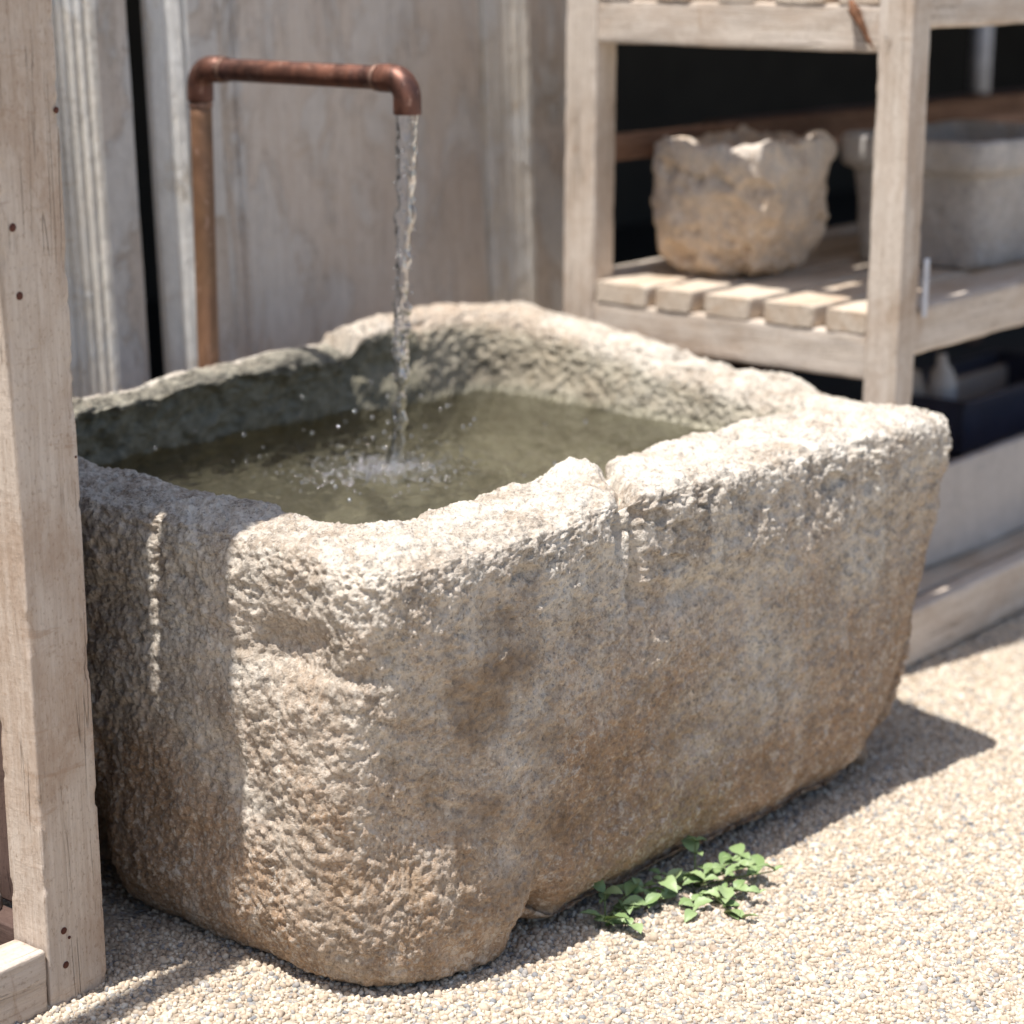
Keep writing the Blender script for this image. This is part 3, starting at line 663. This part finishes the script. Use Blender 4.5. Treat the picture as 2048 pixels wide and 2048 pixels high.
for j, (a, b) in enumerate(((2.035, 2.168), (2.197, 2.32), (2.35, 2.45), (2.48, 2.60), (2.63, 2.75))):
    wbox('slat', (1.36, 1.74), (a, b), (1.841, 1.876), 'x', 'slat', lshelf, seed=60+j, res=.03)  # unseen top slats, added to shade the trough's near end and the gravel
# boards added at the rack end to shade the near-left end of the trough
for i, (y0, y1, z0, z1, lab) in enumerate(((LY+.0685, 2.139, .09, 1.84, 'dark narrow board added behind the rack post to shade the trough'), (2.154, 2.72, .09, 1.84, 'wide dark board added across the rack end to shade the trough'))):
    b = wbox('shade_board', (LX+.052, LX+.070), (y0, y1), (z0, z1), 'z', 'darkwood', lshelf, seed=50+i, res=.03)
b = wbox('shade_board', (LX+.052, LX+.070), (2.1393, 2.1537), (.09, .93), 'z', 'darkwood', lshelf, seed=55, res=.03, r=.002)  # added filler, closes the light slit below
b = wbox('shade_board', (LX+.052, LX+.070), (2.1393, 2.1537), (1.31, 1.84), 'z', 'darkwood', lshelf, seed=56, res=.03, r=.002)  # added filler, closes the light slit above
# small blocks on the ground inside the rack
blk = vessel('rubble_block', 1.60, 2.24, .0, [(.9, 0), (1, .02), (1, .10), (.9, .12)], [(.5, .12), (.2, .118)], .09, .06, 5, .008, 'planter', 9.2, ns=60); tag(blk, 'grey stone block on the ground behind the left rack post', 'stone block')

# ------------------------------------------------------------------ old door leaves behind the trough
def profile(name, pts, z0, z1, mat, parent, seed=0, wob=.0010):
    """extrude an (x, y) front profile upward; closes itself 12 mm behind"""
    pts = [(a, b) for a, b in pts]; dens = []
    for i in range(len(pts)-1):
        n = max(1, int(math.hypot(pts[i+1][0]-pts[i][0], pts[i+1][1]-pts[i][1])/.012))
        for k in range(n): q = k/n; dens.append((pts[i][0]*(1-q)+pts[i+1][0]*q, pts[i][1]*(1-q)+pts[i+1][1]*q))
    dens.append(pts[-1]); yb = max(p[1] for p in pts)+.012; nf = len(dens); dens += [(pts[-1][0], yb), (pts[0][0], yb)]
    P = np.array(dens); x0 = P[:, 0].mean(); zs = np.linspace(0, z1-z0, max(3, int((z1-z0)/.012)))
    G = np.zeros((len(zs), len(P), 3)); x0 += .022; G[..., 0] = P[:, 0]+.022-x0; G[..., 1] = P[:, 1]; G[..., 2] = zs[:, None]
    Q = G.reshape(-1, 3); d = wob*(1.5*fbm((Q+seed)*np.array([30, 30, 9]), 3)+fbm((Q+seed)*np.array([80, 80, 40]), 2)).reshape(G.shape[:2]); m = np.zeros(len(P)); m[:nf] = 1
    G[..., 1] -= d*m; me = grid_mesh(name, G[:, ::1], True, True)
    me.polygons.foreach_set('use_smooth', [False]*len(me.polygons))
    o = link(name, me, MT[mat]); o.parent = parent; o.location = Vector((x0-parent.location.x, 0, z0)); return o
DY = 2.930; TL = R(2.5)
def door(name, x0, label, back=0.):
    o = empty(name, (x0, DY+back, 0), label, 'door'); o.rotation_euler = (-TL, 0, 0); return o
H1 = 2.35
dA = door('door_leaf', 2.40, 'left weathered door leaf with ribbed cream moulding, leaning behind the trough', .022)
def ribs(x0, x1, y0, y1, n, d):
    """a rising moulding from (x0,y0) to (x1,y1) cut with n reeds of depth d"""
    pts = []
    for k in range(n):
        for q, dd in ((0., d), (.12, 0.), (.5, -.45*d), (.85, 0.)):
            t = (k+q)/n; pts.append((x0+(x1-x0)*t, y0+(y1-y0)*t+dd))
    pts.append((x1, y1)); return pts
profile('stile', [(2.40, .012), (2.470, .012)], .02, H1, 'door', dA, 1)
profile('moulding', [(2.4705, .020)]+ribs(2.478, 2.556, .008, -.030, 5, .005)+[(2.558, -.004)], .02, H1, 'mould', dA, 2)
profile('stile', [(2.5585, -.004), (2.651, -.004), (2.653, .010)], .02, H1, 'door', dA, 3)
dB = door('door_leaf', 2.68, 'wide panelled door leaf in faded taupe paint, behind the copper pipe')
profile('moulding', ribs(2.687, 2.733, .004, -.028, 2, .003)+ribs(2.7335, 2.752, -.020, -.030, 2, .004)+[(2.7535, -.006)], .02, H1, 'mould', dB, 5)
profile('stile', [(2.754, -.006), (2.842, -.006)], .02, H1, 'door', dB, 6)
profile('moulding', [(2.8425, -.006), (2.846, .002), (2.862, .002), (2.866, .010), (2.880, .012), (2.884, .018), (2.900, .020), (2.904, .012), (2.912, .009), (2.918, .018)], .02, H1, 'door', dB, 7)
profile('panel', [(2.9185, .020), (3.615, .020)], .02, H1, 'panel', dB, 8)
profile('moulding', [(3.6155, .020), (3.625, .034), (3.638, .034)]+ribs(3.6385, 3.745, .020, -.012, 5, .004)+[(3.750, .0)], .02, H1, 'mould', dB, 9)
profile('stile', [(3.7505, .0), (3.955, .0), (3.958, .02)], .02, H1, 'door', dB, 10)
# ------------------------------------------------------------------ dark shop behind
def slabbox(name, x, y, z, mat, kind='structure'):
    V = [(a, b, c) for c in z for b in y for a in x]; F = [(0, 2, 3, 1), (4, 5, 7, 6), (0, 1, 5, 4), (2, 6, 7, 3), (0, 4, 6, 2), (1, 3, 7, 5)]
    o = link(name, mesh(name, V, F, False), MT[mat]); o['kind'] = kind; return o
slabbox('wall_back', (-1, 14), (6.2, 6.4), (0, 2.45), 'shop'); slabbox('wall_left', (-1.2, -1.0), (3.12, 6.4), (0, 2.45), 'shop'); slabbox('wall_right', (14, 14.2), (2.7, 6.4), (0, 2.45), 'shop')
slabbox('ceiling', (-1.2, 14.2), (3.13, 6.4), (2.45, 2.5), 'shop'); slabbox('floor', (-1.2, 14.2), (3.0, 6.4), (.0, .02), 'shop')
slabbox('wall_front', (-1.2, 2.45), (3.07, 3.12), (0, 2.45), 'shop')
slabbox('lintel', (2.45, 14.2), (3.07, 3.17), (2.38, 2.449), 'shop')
slabbox('shade_canopy', (3.60, 14.2), (2.66, 3.06), (2.3, 2.34), 'shop')  # unseen cover added to keep the sun out behind the shelf
rod = tubeobj('white_pole', [(6.69, 3.4, z) for z in np.linspace(.85, 2.3, 8)], .032, 'white', None, 20); tag(rod, 'white pole standing in the dark interior above the planter', 'pole')
bench = empty('wooden_bench', (5.2, 3.35, .02), 'reddish wooden beam on legs in the dark interior under the white pole', 'bench')
wbox('top_beam', (5.2, 8.2), (3.35, 3.48), (.74, .835), 'x', 'redwood', bench, res=.05)
for x in (5.35, 6.7, 8.0): wbox('leg', (x, x+.07), (3.38, 3.45), (.021, .7385), 'z', 'redwood', bench, res=.05)

# ------------------------------------------------------------------ weeds
def leaf_mesh(L, W, seed):
    nu, nv = 9, 5; V = []; r_ = random.Random(seed); bend = r_.uniform(.2, .5)
    for i in range(nu):
        t = i/(nu-1); w_ = W*math.sin(math.pi*min(1, t*.97+.03)**.8)**.9*.5+.0002
        for j in range(nv):
            s_ = (j/(nv-1))*2-1; V.append((t*L, s_*w_, L*bend*(t-t*t*1.3)+abs(s_)*w_*.35+.0006*math.sin(t*22)*abs(s_)))
    F = [(i*nv+j, (i+1)*nv+j, (i+1)*nv+j+1, i*nv+j+1) for i in range(nu-1) for j in range(nv-1)]
    V2 = V+[(x, y, z-.0005) for x, y, z in V]; n = len(V); F2 = F+[tuple(n+q for q in f[::-1]) for f in F]
    return mesh('leaf', V2, F2)
leafs = [leaf_mesh(.040, .025, 1), leaf_mesh(.034, .022, 2), leaf_mesh(.026, .018, 3)]
def weed(cx, cy, shoots, label, seed):
    r_ = random.Random(seed); z0 = gz(cx, cy); o = empty('weed', (cx, cy, z0), label, 'weed', None)
    for (dx, dy, h, nl) in shoots:
        p = [Vector((cx+dx*t*1., cy+dy*t*1., z0-.005+h*(t**.7))) for t in np.linspace(0, 1, 8)]
        tubeobj('stem', [tuple(q) for q in p], np.linspace(.0018, .0009, 8), 'stem', o, 8)
        for k in range(nl):
            t = 1-.62*(k//2)/max(1, nl/2); q = p[0].lerp(p[-1], t); q.z = z0-.005+h*t**.7
            a = r_.uniform(0, 6.28) if k % 2 == 0 else a+math.pi+r_.uniform(-.5, .5)
            lf = bpy.data.objects.new('leaf', leafs[r_.randrange(3)]); C.objects.link(lf)
            if not lf.data.materials: lf.data.materials.append(MT['leaf'])
            lf.parent = o; lf.location = q-o.location; lf.rotation_euler = (r_.uniform(-.35, .35), r_.uniform(-.5, .15), a); sc_ = r_.uniform(.45, 1.15); lf.scale = (sc_,)*3
    return o
weed(2.300, 1.668, [(-.03, -.02, .020, 5), (.03, -.02, .022, 5), (.07, .0, .035, 5), (-.01, -.05, .016, 4), (.01, .01, .04, 4), (.10, -.03, .02, 5), (.13, .0, .03, 4)], 'low dark green weed in the shade at the foot of the trough, the left one', 3)
weed(2.470, 1.635, [(.03, -.07, .045, 7), (-.04, -.08, .022, 6), (.0, -.11, .026, 7), (-.09, -.06, .015, 6), (.06, -.04, .045, 6), (-.07, .01, .035, 5), (.03, .02, .06, 4), (-.02, -.03, .03, 6), (-.06, -.12, .012, 6), (.07, -.09, .03, 5), (-.12, .0, .02, 4), (.0, -.03, .04, 5)], 'bright green bushy weed reaching into the sun, right of the shaded weed', 8)

# ------------------------------------------------------------------ gravel: scattered stones over the visible ground
def stone_variant(i):
    import bmesh
    bm = bmesh.new(); bmesh.ops.create_icosphere(bm, subdivisions=1, radius=1); r_ = random.Random(i)
    V = np.array([v.co[:] for v in bm.verts]); F = np.array([[v.index for v in f.verts] for f in bm.faces]); bm.free()
    V *= 1+.22*np.array([[r_.uniform(-1, 1)] for _ in V]); V *= np.array([1, r_.uniform(.7, .95), r_.uniform(.55, .8)])
    me = mesh('gravel_stone', V, F, True); me.materials.append(MT['gravel']); return me
vc = bpy.data.collections.new('gravel_variants')
for i in range(6):
    o = bpy.data.objects.new('gravel_stone', stone_variant(i)); vc.objects.link(o)
def sheet(x0, x1, y0, y1, step):
    xs = np.arange(x0, x1, step); ys = np.arange(y0, y1, step); X, Y = np.meshgrid(xs, ys); P = np.stack([X, Y, 0*X], -1).reshape(-1, 3)
    Z = (.010*fbm(P*2.1, 3)+.004*fbm(P*9, 3)).reshape(X.shape)-.0035
    return np.stack([X, Y, Z], -1)
def gravel_obj(area, density, size, seed):
    me = grid_mesh('gravel', sheet(*area, .04), False); o = bpy.data.objects.new('gravel', me); C.objects.link(o); me.materials.append(MT['ground']); o['kind'] = 'stuff'
    ng = bpy.data.node_groups.new('scatter', 'GeometryNodeTree')
    ng.interface.new_socket('Geometry', in_out='INPUT', socket_type='NodeSocketGeometry'); ng.interface.new_socket('Geometry', in_out='OUTPUT', socket_type='NodeSocketGeometry')
    gi = ng.nodes.new('NodeGroupInput'); go = ng.nodes.new('NodeGroupOutput'); L = ng.links.new
    dp = ng.nodes.new('GeometryNodeDistributePointsOnFaces'); dp.inputs['Density'].default_value = density; dp.inputs['Seed'].default_value = seed
    ip = ng.nodes.new('GeometryNodeInstanceOnPoints'); ci = ng.nodes.new('GeometryNodeCollectionInfo'); ci.inputs['Collection'].default_value = vc
    ci.inputs['Separate Children'].default_value = True; ci.inputs['Reset Children'].default_value = True
    ip.inputs['Pick Instance'].default_value = True
    rv = ng.nodes.new('FunctionNodeRandomValue'); rv.data_type = 'FLOAT_VECTOR'; rv.inputs[0].default_value = (0, 0, 0); rv.inputs[1].default_value = (6.28, 6.28, 6.28)
    rs = ng.nodes.new('FunctionNodeRandomValue'); rs.data_type = 'FLOAT'; rs.inputs[2].default_value = size*.5; rs.inputs[3].default_value = size*1.5
    L(gi.outputs[0], dp.inputs['Mesh']); L(dp.outputs['Points'], ip.inputs['Points']); L(ci.outputs[0], ip.inputs['Instance'])
    L(rv.outputs[0], ip.inputs['Rotation']); L(rs.outputs[1], ip.inputs['Scale']); 
    L(ip.outputs[0], go.inputs[0])
    md = o.modifiers.new('scatter', 'NODES'); md.node_group = ng
    return o
gravel_obj((1.45, 3.9, 1.05, 2.2), 24000, .0044, 1)
gravel_obj((1.35, 4.6, .9, 2.2), 220, .0072, 9)
gravel_obj((.9, 5.4, .3, 1.05), 9000, .0045, 2)
gravel_obj((3.9, 5.6, 1.05, 2.4), 9000, .0045, 3)
gravel_obj((.9, 1.45, 1.05, 2.9), 7000, .0045, 4)
gravel_obj((1.45, 3.9, 2.2, 2.95), 5000, .0045, 5)
